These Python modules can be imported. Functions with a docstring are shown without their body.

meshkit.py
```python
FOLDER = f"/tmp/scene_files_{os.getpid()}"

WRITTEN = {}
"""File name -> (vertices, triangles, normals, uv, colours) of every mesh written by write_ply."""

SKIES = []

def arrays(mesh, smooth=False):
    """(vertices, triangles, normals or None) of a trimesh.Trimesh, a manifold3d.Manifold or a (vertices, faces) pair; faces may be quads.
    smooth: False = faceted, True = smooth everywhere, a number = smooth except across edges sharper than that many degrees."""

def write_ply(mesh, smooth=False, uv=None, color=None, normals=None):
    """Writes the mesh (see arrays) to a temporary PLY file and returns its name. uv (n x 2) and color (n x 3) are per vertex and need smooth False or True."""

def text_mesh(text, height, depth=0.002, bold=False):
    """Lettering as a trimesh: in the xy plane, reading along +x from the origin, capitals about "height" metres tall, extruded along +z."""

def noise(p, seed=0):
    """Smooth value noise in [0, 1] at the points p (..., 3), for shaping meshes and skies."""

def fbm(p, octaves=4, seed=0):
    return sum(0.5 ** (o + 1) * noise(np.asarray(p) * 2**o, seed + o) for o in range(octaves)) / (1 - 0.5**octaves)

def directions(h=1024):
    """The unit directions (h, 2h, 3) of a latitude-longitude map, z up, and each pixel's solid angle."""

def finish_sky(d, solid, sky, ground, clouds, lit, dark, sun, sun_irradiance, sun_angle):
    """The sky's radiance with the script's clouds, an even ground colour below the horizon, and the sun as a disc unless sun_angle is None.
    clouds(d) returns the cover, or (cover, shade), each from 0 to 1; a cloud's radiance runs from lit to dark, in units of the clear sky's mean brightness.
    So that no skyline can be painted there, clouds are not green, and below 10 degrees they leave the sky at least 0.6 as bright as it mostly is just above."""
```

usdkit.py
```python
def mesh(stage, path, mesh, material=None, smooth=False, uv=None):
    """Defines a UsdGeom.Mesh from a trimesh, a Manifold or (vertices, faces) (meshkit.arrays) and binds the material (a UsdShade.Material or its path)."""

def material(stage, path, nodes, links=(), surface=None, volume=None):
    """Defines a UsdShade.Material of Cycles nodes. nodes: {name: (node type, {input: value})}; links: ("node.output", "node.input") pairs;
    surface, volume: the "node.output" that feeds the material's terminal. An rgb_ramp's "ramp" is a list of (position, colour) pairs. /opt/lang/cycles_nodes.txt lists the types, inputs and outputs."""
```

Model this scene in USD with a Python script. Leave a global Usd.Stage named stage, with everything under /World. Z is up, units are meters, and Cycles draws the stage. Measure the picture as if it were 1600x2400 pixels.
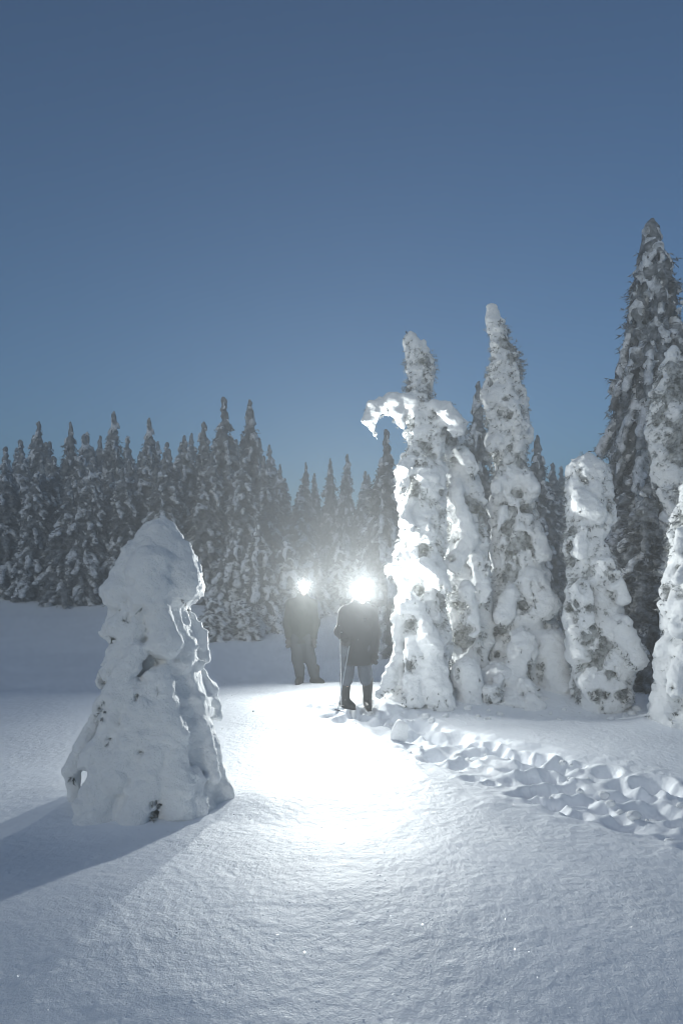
import math
import numpy as np
import trimesh
import meshkit
import usdkit
from pxr import Usd, UsdGeom, UsdLux, UsdShade, Gf, Sdf, Vt
from scipy.interpolate import PchipInterpolator

stage = Usd.Stage.CreateInMemory()
UsdGeom.SetStageUpAxis(stage, "Z")
UsdGeom.SetStageMetersPerUnit(stage, 1.0)
UsdGeom.Xform.Define(stage, "/World")
UsdGeom.Scope.Define(stage, "/World/Looks")

# ------------------------------------------------------------------ camera, sky, moon, exposure
CAM_H, FPX, HOR = 2.0, 1800.0, 1340.0          # eye height, focal length in photo pixels (1600 wide), horizon row
cam = UsdGeom.Camera.Define(stage, "/World/camera")
cam.CreateHorizontalApertureAttr(24.0)
cam.CreateVerticalApertureAttr(36.0)
cam.CreateFocalLengthAttr(FPX / 1600 * 24.0)
cam.CreateVerticalApertureOffsetAttr((HOR - 1200) / 1600 * 24.0)
cam.CreateClippingRangeAttr((0.05, 5000.0))
cam.CreateExposureAttr(0.15)
cam.AddTranslateOp().Set(Gf.Vec3d(0, 0, CAM_H))
cam.AddRotateXOp().Set(90.0)

MOON_EL, MOON_AZ = math.radians(19.0), math.radians(200.0)   # behind the camera, a little to the left
MOON_DIR = (math.cos(MOON_EL) * math.sin(MOON_AZ), math.cos(MOON_EL) * math.cos(MOON_AZ), math.sin(MOON_EL))
sky_m = usdkit.material(stage, "/World/Looks/night_sky", {
    "sky": ("sky_texture", {"sky_type": "single_scattering", "sun_disc": False, "sun_elevation": MOON_EL, "sun_rotation": math.atan2(MOON_DIR[0], MOON_DIR[1]), "altitude": 300.0, "air_density": 1.0, "aerosol_density": 0.7}),
    "tint": ("mix", {"mix_type": "multiply", "fac": 1.0, "color2": (0.54, 0.76, 0.98)}),
    "bg": ("background_shader", {"strength": 0.063}),
}, [("sky.color", "tint.color1"), ("tint.color", "bg.color")], surface="bg.background")
dome = UsdLux.DomeLight.Define(stage, "/World/sky")
UsdShade.MaterialBindingAPI.Apply(dome.GetPrim()).Bind(sky_m)
dome.GetPrim().SetCustomDataByKey("kind", "structure")
moon = UsdLux.DistantLight.Define(stage, "/World/moon")
moon.CreateNormalizeAttr(True)
moon.CreateIntensityAttr(0.115)
moon.CreateAngleAttr(10.0)
moon.CreateColorAttr(Gf.Vec3f(1.0, 0.96, 0.90))
moon.AddRotateZOp().Set(-math.degrees(MOON_AZ))
moon.AddRotateXOp().Set(-(90 - math.degrees(MOON_EL)))
LAMP_RIGHT, LAMP_LEFT = 9000.0, 14500.0       # radiance of the two headlamp lenses
HAZE_DENSITY = 0.0078


# ------------------------------------------------------------------ small helpers
def at(px, py, y):
    """Point at depth y seen at photo pixel (px, py)."""
    return np.array([(px - 800) / FPX * y, y, CAM_H + (HOR - py) / FPX * y])


used = {}


def numbered(parent, name):
    key = f"{parent}/{name}"
    n = used.get(key, 0)
    used[key] = n + 1
    return key if n == 0 else f"{key}_{n:03d}"


def tag(prim, label=None, cat=None, group=None, kind=None):
    for k, v in (("label", label), ("category", cat), ("group", group), ("kind", kind)):
        if v:
            prim.SetCustomDataByKey(k, v)
    return prim


def thing(name, label, cat, loc=(0, 0, 0), rotz=0.0, scale=None, group=None, ref=None):
    x = UsdGeom.Xform.Define(stage, numbered("/World", name))
    x.AddTranslateOp().Set(Gf.Vec3d(*map(float, loc)))
    if rotz:
        x.AddRotateZOp().Set(float(rotz))
    if scale is not None:
        x.AddScaleOp().Set(Gf.Vec3f(*map(float, scale)))
    if ref is not None:
        x.GetPrim().GetReferences().AddInternalReference(ref)
        x.GetPrim().SetInstanceable(True)
    tag(x.GetPrim(), label, cat, group)
    return x.GetPrim()


def part(name, mesh, mat, parent=None, smooth=False, label=None, kind=None):
    path = numbered(str(parent.GetPath()) if parent is not None else "/World", name)
    m = usdkit.mesh(stage, path, mesh, mat, smooth=smooth)
    tag(m.GetPrim(), label=label, kind=kind)
    return m.GetPrim()


def smoothstep(a, b, x):
    """0 at a, 1 at b, for a below or above b."""
    t = np.clip((np.asarray(x, float) - a) / (b - a), 0, 1)
    return t * t * (3 - 2 * t)


def cap(a, b, ra, rb, sides=10):
    """A tapered tube from a to b with closed ends."""
    a, b = np.asarray(a, float), np.asarray(b, float)
    d = (b - a) / np.linalg.norm(b - a)
    u = np.cross(d, [0, 0, 1.0] if abs(d[2]) < 0.9 else [1.0, 0, 0]); u /= np.linalg.norm(u)
    w = np.cross(d, u)
    t = np.arange(sides) * 2 * np.pi / sides
    ring = np.cos(t)[:, None] * u + np.sin(t)[:, None] * w
    v = np.vstack([a + ra * ring, b + rb * ring, [a], [b]])
    f = []
    for i in range(sides):
        j = (i + 1) % sides
        f += [[i, j, sides + j], [i, sides + j, sides + i], [j, i, 2 * sides], [sides + i, sides + j, 2 * sides + 1]]
    return trimesh.Trimesh(v, f, process=False)


def surface_nets(F, lo, h):
    """Mesh of the surface F = 0 (F < 0 inside) of a grid of samples."""
    s = F < 0
    nx, ny, nz = F.shape
    cnt = np.zeros((nx - 1, ny - 1, nz - 1), np.int8)
    for dx in (0, 1):
        for dy in (0, 1):
            for dz in (0, 1):
                cnt += s[dx:nx - 1 + dx, dy:ny - 1 + dy, dz:nz - 1 + dz]
    cells = np.argwhere((cnt > 0) & (cnt < 8))
    idx = -np.ones(cnt.shape, np.int64)
    idx[tuple(cells.T)] = np.arange(len(cells))
    acc, n = np.zeros((len(cells), 3)), np.zeros(len(cells))
    corners = [np.array(c) for c in np.ndindex(2, 2, 2)]
    for a in corners:
        for ax in range(3):
            if a[ax]:
                continue
            b = a.copy(); b[ax] = 1
            fa, fb = F[tuple((cells + a).T)], F[tuple((cells + b).T)]
            cross = (fa < 0) != (fb < 0)
            t = np.where(cross, fa / np.where(cross, fa - fb, 1), 0)
            p = a + t[:, None] * (b - a)
            acc += np.where(cross[:, None], p, 0); n += cross
    verts = (cells + acc / n[:, None]) * h + lo
    faces = []
    for ax in range(3):
        b, c = (ax + 1) % 3, (ax + 2) % 3
        sl0, sl1 = [slice(None)] * 3, [slice(None)] * 3
        sl0[ax], sl1[ax] = slice(0, -1), slice(1, None)
        s0, s1 = s[tuple(sl0)], s[tuple(sl1)]
        e = np.argwhere(s0 != s1)
        ok = (e[:, b] > 0) & (e[:, c] > 0) & (e[:, b] < F.shape[b] - 1) & (e[:, c] < F.shape[c] - 1)
        e = e[ok]
        flip = s0[tuple(e.T)]
        q = []
        for db, dc in ((0, 0), (1, 0), (1, 1), (0, 1)):
            g = e.copy(); g[:, b] -= db; g[:, c] -= dc
            q.append(idx[tuple(g.T)])
        q = np.stack(q, 1)
        q = np.where(flip[:, None], q, q[:, ::-1])
        faces += [q[:, [0, 1, 2]], q[:, [0, 2, 3]]]
    return trimesh.Trimesh(verts, np.vstack(faces), process=False)


class Field:
    """Smooth union of tapered capsules sampled on a grid."""

    def __init__(self, lo, hi, h, k):
        self.lo, self.h, self.k = np.asarray(lo, float), h, k
        self.n = np.ceil((np.asarray(hi, float) - self.lo) / h).astype(int) + 1
        self.S = np.zeros(self.n, np.float32)

    def capsule(self, a, b, ra, rb, sq=(1, 1, 1)):
        a, b = np.asarray(a, float), np.asarray(b, float)
        m = max(ra, rb) + 5 * self.k
        i0 = np.maximum(np.floor((np.minimum(a, b) - m - self.lo) / self.h).astype(int), 0)
        i1 = np.minimum(np.ceil((np.maximum(a, b) + m - self.lo) / self.h).astype(int) + 1, self.n)
        if (i1 <= i0).any():
            return
        g = [self.lo[j] + self.h * np.arange(i0[j], i1[j]) for j in range(3)]
        X, Y, Z = g[0][:, None, None] - a[0], g[1][None, :, None] - a[1], g[2][None, None, :] - a[2]
        d = b - a
        L = max(float(d @ d), 1e-9)
        t = np.clip((X * d[0] + Y * d[1] + Z * d[2]) / L, 0, 1)
        r = np.sqrt(((X - t * d[0]) / sq[0]) ** 2 + ((Y - t * d[1]) / sq[1]) ** 2 + ((Z - t * d[2]) / sq[2]) ** 2) - (ra + t * (rb - ra))
        self.S[i0[0]:i1[0], i0[1]:i1[1], i0[2]:i1[2]] += np.exp(np.clip(-r / self.k, -30, 30)).astype(np.float32)

    def sphere(self, c, r, sq=(1, 1, 1)):
        self.capsule(c, c, r, r, sq)

    def distance(self):
        return -self.k * np.log(self.S + 1e-9)

    def band(self, F, w):
        i = np.argwhere(np.abs(F) < w)
        return tuple(i.T), self.lo + i * self.h

    def mesh(self, F):
        F = F.copy()
        F[[0, -1]] = 1; F[:, [0, -1]] = 1; F[:, :, [0, -1]] = 1
        return surface_nets(F, self.lo, self.h)


def vnormals(m):
    n, fc = np.zeros_like(m.vertices), np.cross(m.vertices[m.faces[:, 1]] - m.vertices[m.faces[:, 0]], m.vertices[m.faces[:, 2]] - m.vertices[m.faces[:, 0]])
    for k in range(3):
        np.add.at(n, m.faces[:, k], fc)
    return n / np.maximum(np.linalg.norm(n, axis=1, keepdims=True), 1e-12)


def needle_sprays(p, d, rng, L=0.09, W=0.006, M=9):
    """Bunches of thin flat needles along short twigs that start at p and point along d."""
    n = len(p)
    if n == 0:
        return None
    L = L * rng.uniform(0.6, 1.3, (n, 1, 1))
    u = rng.uniform(0.0, 1.0, (n, M, 1))
    r = rng.normal(size=(n, M, 3)); r /= np.linalg.norm(r, axis=2, keepdims=True)
    base = p[:, None] + d[:, None] * u * L
    dirn = d[:, None] * 0.9 + r * 0.8
    dirn /= np.linalg.norm(dirn, axis=2, keepdims=True)
    side = np.cross(dirn, rng.normal(size=(n, M, 3))); side /= np.linalg.norm(side, axis=2, keepdims=True) + 1e-9
    tip = base + dirn * L * rng.uniform(0.4, 0.75, (n, M, 1))
    v = np.stack([base - side * W, base + side * W, tip], 2).reshape(-1, 3)
    f = np.arange(len(v)).reshape(-1, 3)
    s0 = p - d * 0.05
    perp = np.cross(d, rng.normal(size=(n, 3))); perp /= np.linalg.norm(perp, axis=1, keepdims=True) + 1e-9
    sv = np.stack([s0 - perp * W, s0 + perp * W, p + d * L[:, 0]], 1).reshape(-1, 3)
    return trimesh.Trimesh(np.vstack([v, sv]), np.vstack([f, np.arange(len(sv)).reshape(-1, 3) + len(v)]), process=False)


# ------------------------------------------------------------------ materials
def snow_material(name, scale, dist, col=(0.84, 0.86, 0.88), detail=4.0):
    return usdkit.material(stage, f"/World/Looks/{name}", {
        "geo": ("geometry", {}),
        "n1": ("noise_texture", {"scale": scale, "detail": detail, "roughness": 0.65}),
        "b1": ("bump", {"strength": 1.0, "distance": dist}),
        "n2": ("noise_texture", {"scale": 1.3, "detail": 2.0}),
        "ramp": ("rgb_ramp", {"ramp": [(0.3, tuple(c * 0.95 for c in col)), (0.7, col)]}),
        "p": ("principled_bsdf", {"roughness": 0.65, "specular_ior_level": 0.3, "diffuse_roughness": 0.4}),
    }, [("geo.position", "n1.vector"), ("geo.position", "n2.vector"), ("n2.fac", "ramp.fac"), ("ramp.color", "p.base_color"),
        ("n1.fac", "b1.height"), ("b1.normal", "p.normal")], surface="p.BSDF")


M_GROUND = usdkit.material(stage, "/World/Looks/snow_field", {
    "geo": ("geometry", {}), "map": ("mapping", {"scale": (1.0, 0.8, 1.0), "rotation": (0, 0, 0.25)}),
    "n1": ("noise_texture", {"scale": 16.0, "detail": 4.0, "roughness": 0.55}),
    "n3": ("noise_texture", {"scale": 90.0, "detail": 3.0, "roughness": 0.7}),
    "add": ("math", {"math_type": "multiply_add", "value2": 0.30}),
    "b1": ("bump", {"strength": 1.0}), "n4": ("noise_texture", {"scale": 0.7, "detail": 2.0}), "dist": ("map_range", {"from_min": 0.35, "from_max": 0.65, "to_min": 0.009, "to_max": 0.022}),
    "n2": ("noise_texture", {"scale": 1.1, "detail": 3.0}),
    "ramp": ("rgb_ramp", {"ramp": [(0.3, (0.80, 0.82, 0.85)), (0.7, (0.84, 0.86, 0.89))]}),
    "p": ("principled_bsdf", {"roughness": 0.6, "specular_ior_level": 0.35, "diffuse_roughness": 0.4}),
}, [("geo.position", "map.vector"), ("map.vector", "n1.vector"), ("geo.position", "n3.vector"), ("n3.fac", "add.value1"), ("n1.fac", "add.value3"), ("add.value", "b1.height"), ("geo.position", "n4.vector"), ("n4.fac", "dist.value"), ("dist.result", "b1.distance"), ("b1.normal", "p.normal"),
    ("geo.position", "n2.vector"), ("n2.fac", "ramp.fac"), ("ramp.color", "p.base_color")], surface="p.BSDF")
M_SNOW = snow_material("tree_snow", 26.0, 0.02, col=(0.82, 0.83, 0.84))
M_SMOOTH = snow_material("smooth_snow", 42.0, 0.022, col=(0.82, 0.83, 0.84))


def plain(name, col, rough=0.6, noise=None, amount=0.25, metallic=0.0, bump=0.0):
    nodes = {"geo": ("texture_coordinate", {}), "n": ("noise_texture", {"scale": noise or 40.0, "detail": 3.0}),
             "ramp": ("rgb_ramp", {"ramp": [(0.3, tuple(c * (1 - amount) for c in col)), (0.7, tuple(min(1, c * (1 + amount)) for c in col))]}),
             "b": ("bump", {"strength": 0.6, "distance": bump}),
             "p": ("principled_bsdf", {"roughness": rough, "metallic": metallic})}
    links = [("geo.object", "n.vector"), ("n.fac", "ramp.fac"), ("ramp.color", "p.base_color")]
    if bump:
        links += [("n.fac", "b.height"), ("b.normal", "p.normal")]
    return usdkit.material(stage, f"/World/Looks/{name}", nodes, links, surface="p.BSDF")


M_NEEDLE = usdkit.material(stage, "/World/Looks/frosted_needles", {
    "geo": ("texture_coordinate", {}), "n": ("noise_texture", {"scale": 9.0, "detail": 4.0, "roughness": 0.7}),
    "ramp": ("rgb_ramp", {"ramp": [(0.2, (0.032, 0.038, 0.028)), (0.38, (0.12, 0.125, 0.11)), (0.52, (0.42, 0.43, 0.43)), (0.8, (0.7, 0.72, 0.74))]}),
    "p": ("principled_bsdf", {"roughness": 0.75})}, [("geo.object", "n.vector"), ("n.fac", "ramp.fac"), ("ramp.color", "p.base_color")], surface="p.BSDF")
M_FAR_NEEDLE = usdkit.material(stage, "/World/Looks/far_needles", {
    "geo": ("texture_coordinate", {}), "n": ("noise_texture", {"scale": 5.0, "detail": 5.0, "roughness": 0.75}),
    "ramp": ("rgb_ramp", {"ramp": [(0.25, (0.03, 0.036, 0.034)), (0.40, (0.09, 0.096, 0.096)), (0.56, (0.26, 0.27, 0.28)), (0.8, (0.55, 0.57, 0.59))]}),
    "p": ("principled_bsdf", {"roughness": 0.8})}, [("geo.object", "n.vector"), ("n.fac", "ramp.fac"), ("ramp.color", "p.base_color")], surface="p.BSDF")
M_FAR_SNOW = usdkit.material(stage, "/World/Looks/thin_snow_on_needles", {
    "geo": ("texture_coordinate", {}), "n": ("noise_texture", {"scale": 6.0, "detail": 5.0, "roughness": 0.7}),
    "ramp": ("rgb_ramp", {"ramp": [(0.28, (0.16, 0.17, 0.17)), (0.42, (0.45, 0.46, 0.47)), (0.60, (0.76, 0.77, 0.79))]}),
    "p": ("principled_bsdf", {"roughness": 0.75})}, [("geo.object", "n.vector"), ("n.fac", "ramp.fac"), ("ramp.color", "p.base_color")], surface="p.BSDF")
M_BARK = plain("bark", (0.07, 0.055, 0.045), 0.9, 14.0, 0.5, bump=0.02)


# ------------------------------------------------------------------ terrain
PZ = PchipInterpolator([-60, 0, 3.0, 4.5, 6.5, 8.5, 10.5, 12.8, 14.5, 18, 24, 30, 38, 60, 110, 420],
                       [0.0, 0.0, 0.02, 0.02, -0.05, -0.02, 0.03, 0.06, -0.10, -0.52, -0.30, 0.30, 0.95, 1.7, 3.2, 6.0])
TRENCH = np.array([[0.15, 10.9], [0.62, 10.0], [1.05, 9.1], [1.55, 8.35], [2.05, 7.6], [2.55, 6.9], [3.1, 6.2], [3.9, 5.3]])
TW = np.array([0.28, 0.42, 0.60, 0.74, 0.80, 0.84, 0.88, 0.9])


def polyline_distance(x, y):
    best, wid = np.full(x.shape, 1e9), np.zeros(x.shape)
    for i in range(len(TRENCH) - 1):
        a, d = TRENCH[i], TRENCH[i + 1] - TRENCH[i]
        t = np.clip(((x - a[0]) * d[0] + (y - a[1]) * d[1]) / (d @ d), 0, 1)
        q = np.hypot(x - a[0] - t * d[0], y - a[1] - t * d[1])
        w = TW[i] + t * (TW[i + 1] - TW[i])
        wid = np.where(q < best, w, wid)
        best = np.minimum(best, q)
    return best, wid


def bump2(x, y, cx, cy, sx, sy, a):
    return a * np.exp(-((x - cx) / sx) ** 2 - ((y - cy) / sy) ** 2)


ROT = np.array([[0.94, 0.34, 0], [-0.34, 0.94, 0], [0, 0, 1.0]])
rng0 = np.random.default_rng(11)
PITS = []
for i in range(190):                                   # boot holes along the trampled path
    s = (len(TRENCH) - 1.001) * rng0.uniform(0, 1) ** 1.25
    j = int(s)
    c = TRENCH[j] + (s - j) * (TRENCH[j + 1] - TRENCH[j])
    d = TRENCH[j + 1] - TRENCH[j]; nrm = np.array([-d[1], d[0]]) / np.linalg.norm(d)
    w = TW[j]
    c = c + nrm * rng0.uniform(-0.85, 0.85) * w
    PITS.append((c[0], c[1], rng0.uniform(0.06, 0.15), rng0.uniform(0.05, 0.12)))
for px, py in ((700, 1662), (725, 1668), (745, 1672), (770, 1690), (672, 1640), (800, 1700), (705, 1650)):
    Yp = FPX * CAM_H / (py - HOR)
    PITS.append(((px - 800) / FPX * Yp, Yp, 0.10, 0.07))


def ground_z(x, y, fine=False):
    x, y = np.asarray(x, float), np.asarray(y, float)
    z = PZ(y + 1.2 * smoothstep(-1.2, -4.5, x) * smoothstep(5.0, 9.0, y) * (1 - smoothstep(15, 24, y)))
    z = z + bump2(x, y, -1.7, 4.1, 1.5, 1.15, 0.13)              # swell in front of the snow-covered spruce
    z = z + bump2(x, y, -1.35, 6.6, 0.9, 0.7, -0.02)            # hollow round it
    z = z + bump2(x, y, -0.75, 6.75, 0.40, 0.5, 0.10) + bump2(x, y, -1.6, 6.2, 0.7, 0.5, 0.05) + bump2(x, y, -2.35, 6.8, 0.5, 0.6, 0.10)            # drift at its right foot
    z = z + 0.10 * smoothstep(2.0, 5.5, x) * smoothstep(8.0, 11.0, y) * (1 - smoothstep(14, 20, y))
    z = z + bump2(x, y, -0.3, 12.9, 1.6, 0.5, 0.05) + bump2(x, y, 0.6, 11.7, 0.7, 0.5, 0.05)
    for cx, cy, sx, a in ((1.0, 11.2, 0.7, 0.16), (1.75, 11.7, 0.8, 0.20), (2.5, 11.8, 1.0, 0.22), (4.6, 9.9, 0.9, 0.18), (1.75, 10.8, 0.45, 0.08), (3.2, 11.3, 0.5, 0.12)):
        z = z + bump2(x, y, cx, cy, sx, 0.7, a)                  # snow banked up round the trees
    z = z + bump2(x, y, 3.75, 10.3, 0.55, 0.45, -0.10)           # well under the stump-topped spruce
    far = smoothstep(14, 30, y)
    p = np.stack([x, y, np.zeros_like(x)], -1)
    z = z + (meshkit.fbm(p * 0.35, 3, 5) - 0.5) * (0.10 + 0.5 * far)
    if fine:
        near = (y > 1) & (y < 16) & (np.abs(x) < 9)
        q, xx, yy = p[near], x[near], y[near]
        dz = (meshkit.fbm(q * [1.1, 1.3, 1], 3, 21) - 0.5) * 0.035
        # wind-roughened crust: small scales a little longer across than along the view
        dz = dz + (meshkit.fbm(q @ ROT * [11.0, 10.0, 1], 3, 8) - 0.5) * 0.009
        dz = dz - 0.002 * np.abs(meshkit.noise(q @ ROT * [19, 17, 1], 4) - 0.5) * 2
        d, w = polyline_distance(xx, yy)
        wob = 1 + 0.5 * (meshkit.fbm(q * 2.2, 3, 31) - 0.5)
        edge = d / (w * wob)
        inside = 1 - smoothstep(0.45, 1.25, edge)
        lum = meshkit.fbm(q @ ROT * 4.5, 3, 44)
        lum2 = np.abs(meshkit.fbm(q @ ROT.T * 4.1, 3, 47) - 0.5) * 2
        dz = dz - inside * 0.05 + inside * ((lum - 0.5) * 0.075)
        rim = np.exp(-((edge - 1.15) / 0.22) ** 2)
        dz = dz + rim * (0.012 + 0.05 * np.clip(meshkit.fbm(q * 5.0, 3, 52) - 0.42, 0, 1))
        for cx, cy, r, dep in PITS:
            e2 = ((xx - cx) ** 2 + (yy - cy) ** 2) / (r * r)
            m = e2 < 6
            dz[m] += -dep * np.exp(-e2[m] * 1.1) + 0.22 * dep * np.exp(-((np.sqrt(e2[m]) - 1.55) / 0.45) ** 2)
        z = z.copy()
        z[near] += dz
    return z


def graded(lo, a, b, hi, step, ratio=1.07, most=14.0):
    mid = list(np.arange(a, b + 1e-9, step))
    up, s, v = [], step, mid[-1]
    while v < hi:
        s = min(s * ratio, most); v += s; up.append(v)
    dn, s, v = [], step, mid[0]
    while v > lo:
        s = min(s * ratio, most); v -= s; dn.append(v)
    return np.array(dn[::-1] + mid + up)


gx = graded(-230, -4.3, 4.8, 230, 0.022)
gy = graded(-25, 2.4, 13.2, 420, 0.022)
GX, GY = np.meshgrid(gx, gy, indexing="ij")
GZ = ground_z(GX, GY, fine=True)
vi = np.arange(GX.size).reshape(GX.shape)
gf = np.stack([vi[:-1, :-1], vi[1:, :-1], vi[1:, 1:], vi[:-1, 1:]], -1).reshape(-1, 4)
gf = np.vstack([gf[:, [0, 1, 2]], gf[:, [0, 2, 3]]])
part("snow_ground", trimesh.Trimesh(np.stack([GX, GY, GZ], -1).reshape(-1, 3), gf, process=False), M_GROUND, smooth=True, kind="structure")


def gz(x, y):
    return float(ground_z(np.array([x]), np.array([y]))[0])


# ------------------------------------------------------------------ snow-laden spruces in the foreground and middle ground
def snow_spruce(name, label, Y, outline, extra=(), seed=1, voxel=0.026, k=0.022, depth=0.9, bough=1.0, density=1.0, lump=(0.07, 0.05, 0.02), holes=0.6, hole_spots=(),
                mat=None, base_py=None, core=0.76, needle_L=0.065, under=0.5, flat=0.5, needle_n=1.0, reach_k=0.85, scatter=(0.88, 1.10), dark=0.0, hole_depth=0.10):
    """outline: rows (py, left px, right px) of the silhouette in the photograph, top to bottom, for a tree standing at depth Y.
    extra: boughs (px, py, px, py, r px, r px, dy, dy). All in metres once built, round in depth."""
    rng = np.random.default_rng(seed)
    o = np.array(outline, float)
    zs = CAM_H + (HOR - o[:, 0]) / FPX * Y
    xl, xr = (o[:, 1] - 800) / FPX * Y, (o[:, 2] - 800) / FPX * Y
    cx0 = (xl[-1] + xr[-1]) / 2
    base = np.array([cx0, Y, gz(cx0, Y) - 0.05])
    order = np.argsort(zs)
    zq, xlq, xrq = zs[order], xl[order], xr[order]
    L = lambda z: np.interp(z, zq, xlq)
    R = lambda z: np.interp(z, zq, xrq)
    z0, z1 = min(zq[0], base[2]), zq[-1]
    ex = [(at(a, b, Y) + [0, d0, 0], at(c, d, Y) + [0, d1, 0], r0 / FPX * Y, r1 / FPX * Y) for a, b, c, d, r0, r1, d0, d1 in extra]
    rmax = (xr - xl).max() / 2
    lo = np.array([min([xl.min()] + [min(e[0][0], e[1][0]) - e[2] for e in ex]), Y - rmax * depth - 0.2, base[2] - 0.1]) - 0.2
    hi = np.array([max([xr.max()] + [max(e[0][0], e[1][0]) + e[2] for e in ex]), Y + rmax * depth + 0.2, z1 + 0.15]) + 0.2
    F = Field(lo, hi, voxel, k)
    # core column
    z = z0
    while z < z1:
        r = (R(z) - L(z)) / 2
        rr = max(core * r, 0.03)
        F.capsule([(L(z) + R(z)) / 2, Y, z], [(L(z) + R(z)) / 2, Y, z + 0.02], rr, rr, (1, depth, flat))
        z += max(0.04, 0.16 * r)
    # drooping boughs
    z = z1 - 0.03
    while z > z0 + 0.05:
        r = (R(z) - L(z)) / 2
        n = max(3, int(round((4 + 5.0 * min(r, 1.0)) * density)))
        ph0 = rng.uniform(0, 2 * np.pi)
        for i in range(n):
            ph = ph0 + 2 * np.pi * (i + rng.uniform(-0.35, 0.35)) / n
            zz = z + rng.uniform(-0.12, 0.12) * max(r, 0.2)
            zt = max(zz - rng.uniform(0.25, 0.75) * r * bough, z0)
            rt = (R(zt) - L(zt)) / 2
            c0, ct = (L(zz) + R(zz)) / 2, (L(zt) + R(zt)) / 2
            br = np.clip(rng.uniform(0.20, 0.42) * r, 0.035, 0.24)
            reach = max(rt - br * reach_k, 0.02) * rng.uniform(*scatter)
            dirx, diry = math.cos(ph), math.sin(ph) * depth
            tip = np.array([ct + reach * dirx, Y + reach * diry, zt])
            F.capsule([c0 + 0.3 * r * dirx, Y + 0.3 * r * diry, zz + 0.22 * r], tip, br * 0.9, br)
            if dark and rng.uniform() < 0.7:
                F.capsule(tip, tip + [0.15 * br * dirx, 0.15 * br * diry, -rng.uniform(0.8, 2.2) * br], br * 0.85, br * 0.4)
        z -= max(0.10, 0.34 * r)
    for a, b, ra, rb in ex:
        F.capsule(a, b, ra, rb)
    nmesh = None
    if dark:                                            # dark twigs behind the boughs, seen where the snow leaves gaps
        N = Field(lo, hi, 0.045, 0.03)
        z = z0
        while z < z1 - 0.25:
            r = (R(z) - L(z)) / 2
            rr = dark * r
            N.capsule([(L(z) + R(z)) / 2, Y, z], [(L(z) + R(z)) / 2, Y, z + 0.02], rr, rr, (1, depth, 0.6))
            z += max(0.05, 0.2 * r)
        DN = N.distance()
        ii, p = N.band(DN, 0.25)
        DN[ii] -= (meshkit.fbm(p * [9, 9, 6], 3, seed + 40) - 0.5) * 0.16
        nmesh = N.mesh(DN)
    D = F.distance()
    ii, p = F.band(D, 0.30)
    disp = (meshkit.fbm(p * 3.0, 3, seed) - 0.5) * 2.6 * lump[0]
    disp += (np.abs(meshkit.fbm(p * 7.5, 3, seed + 7) - 0.5) * 2 - 0.3) * lump[1] * 1.6
    disp += (meshkit.fbm(p * 22, 2, seed + 9) - 0.5) * 2 * lump[2]
    hm = smoothstep(0.60 - 0.06 * holes, 0.70, meshkit.fbm(p * [6.2, 6.2, 3.4], 4, seed + 13)) * min(holes, 1.0)
    for hx, hy, hr, ha in hole_spots:
        c = at(hx, hy, Y)
        q = np.hypot((p[:, 0] - c[0]), (p[:, 2] - c[2]) / ha) / (hr / FPX * Y)
        hm = np.maximum(hm, (1 - smoothstep(0.4, 1.3, q + 2.2 * (meshkit.fbm(p * 12, 3, seed + 3) - 0.5))) * (p[:, 1] < Y))
    D[ii] = D[ii] - disp + hm * hole_depth
    mesh = F.mesh(D)
    pieces = mesh.split(only_watertight=False) if len(mesh.faces) < 4e5 else [mesh]
    keep = [q for q in pieces if len(q.faces) > 150]
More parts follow.
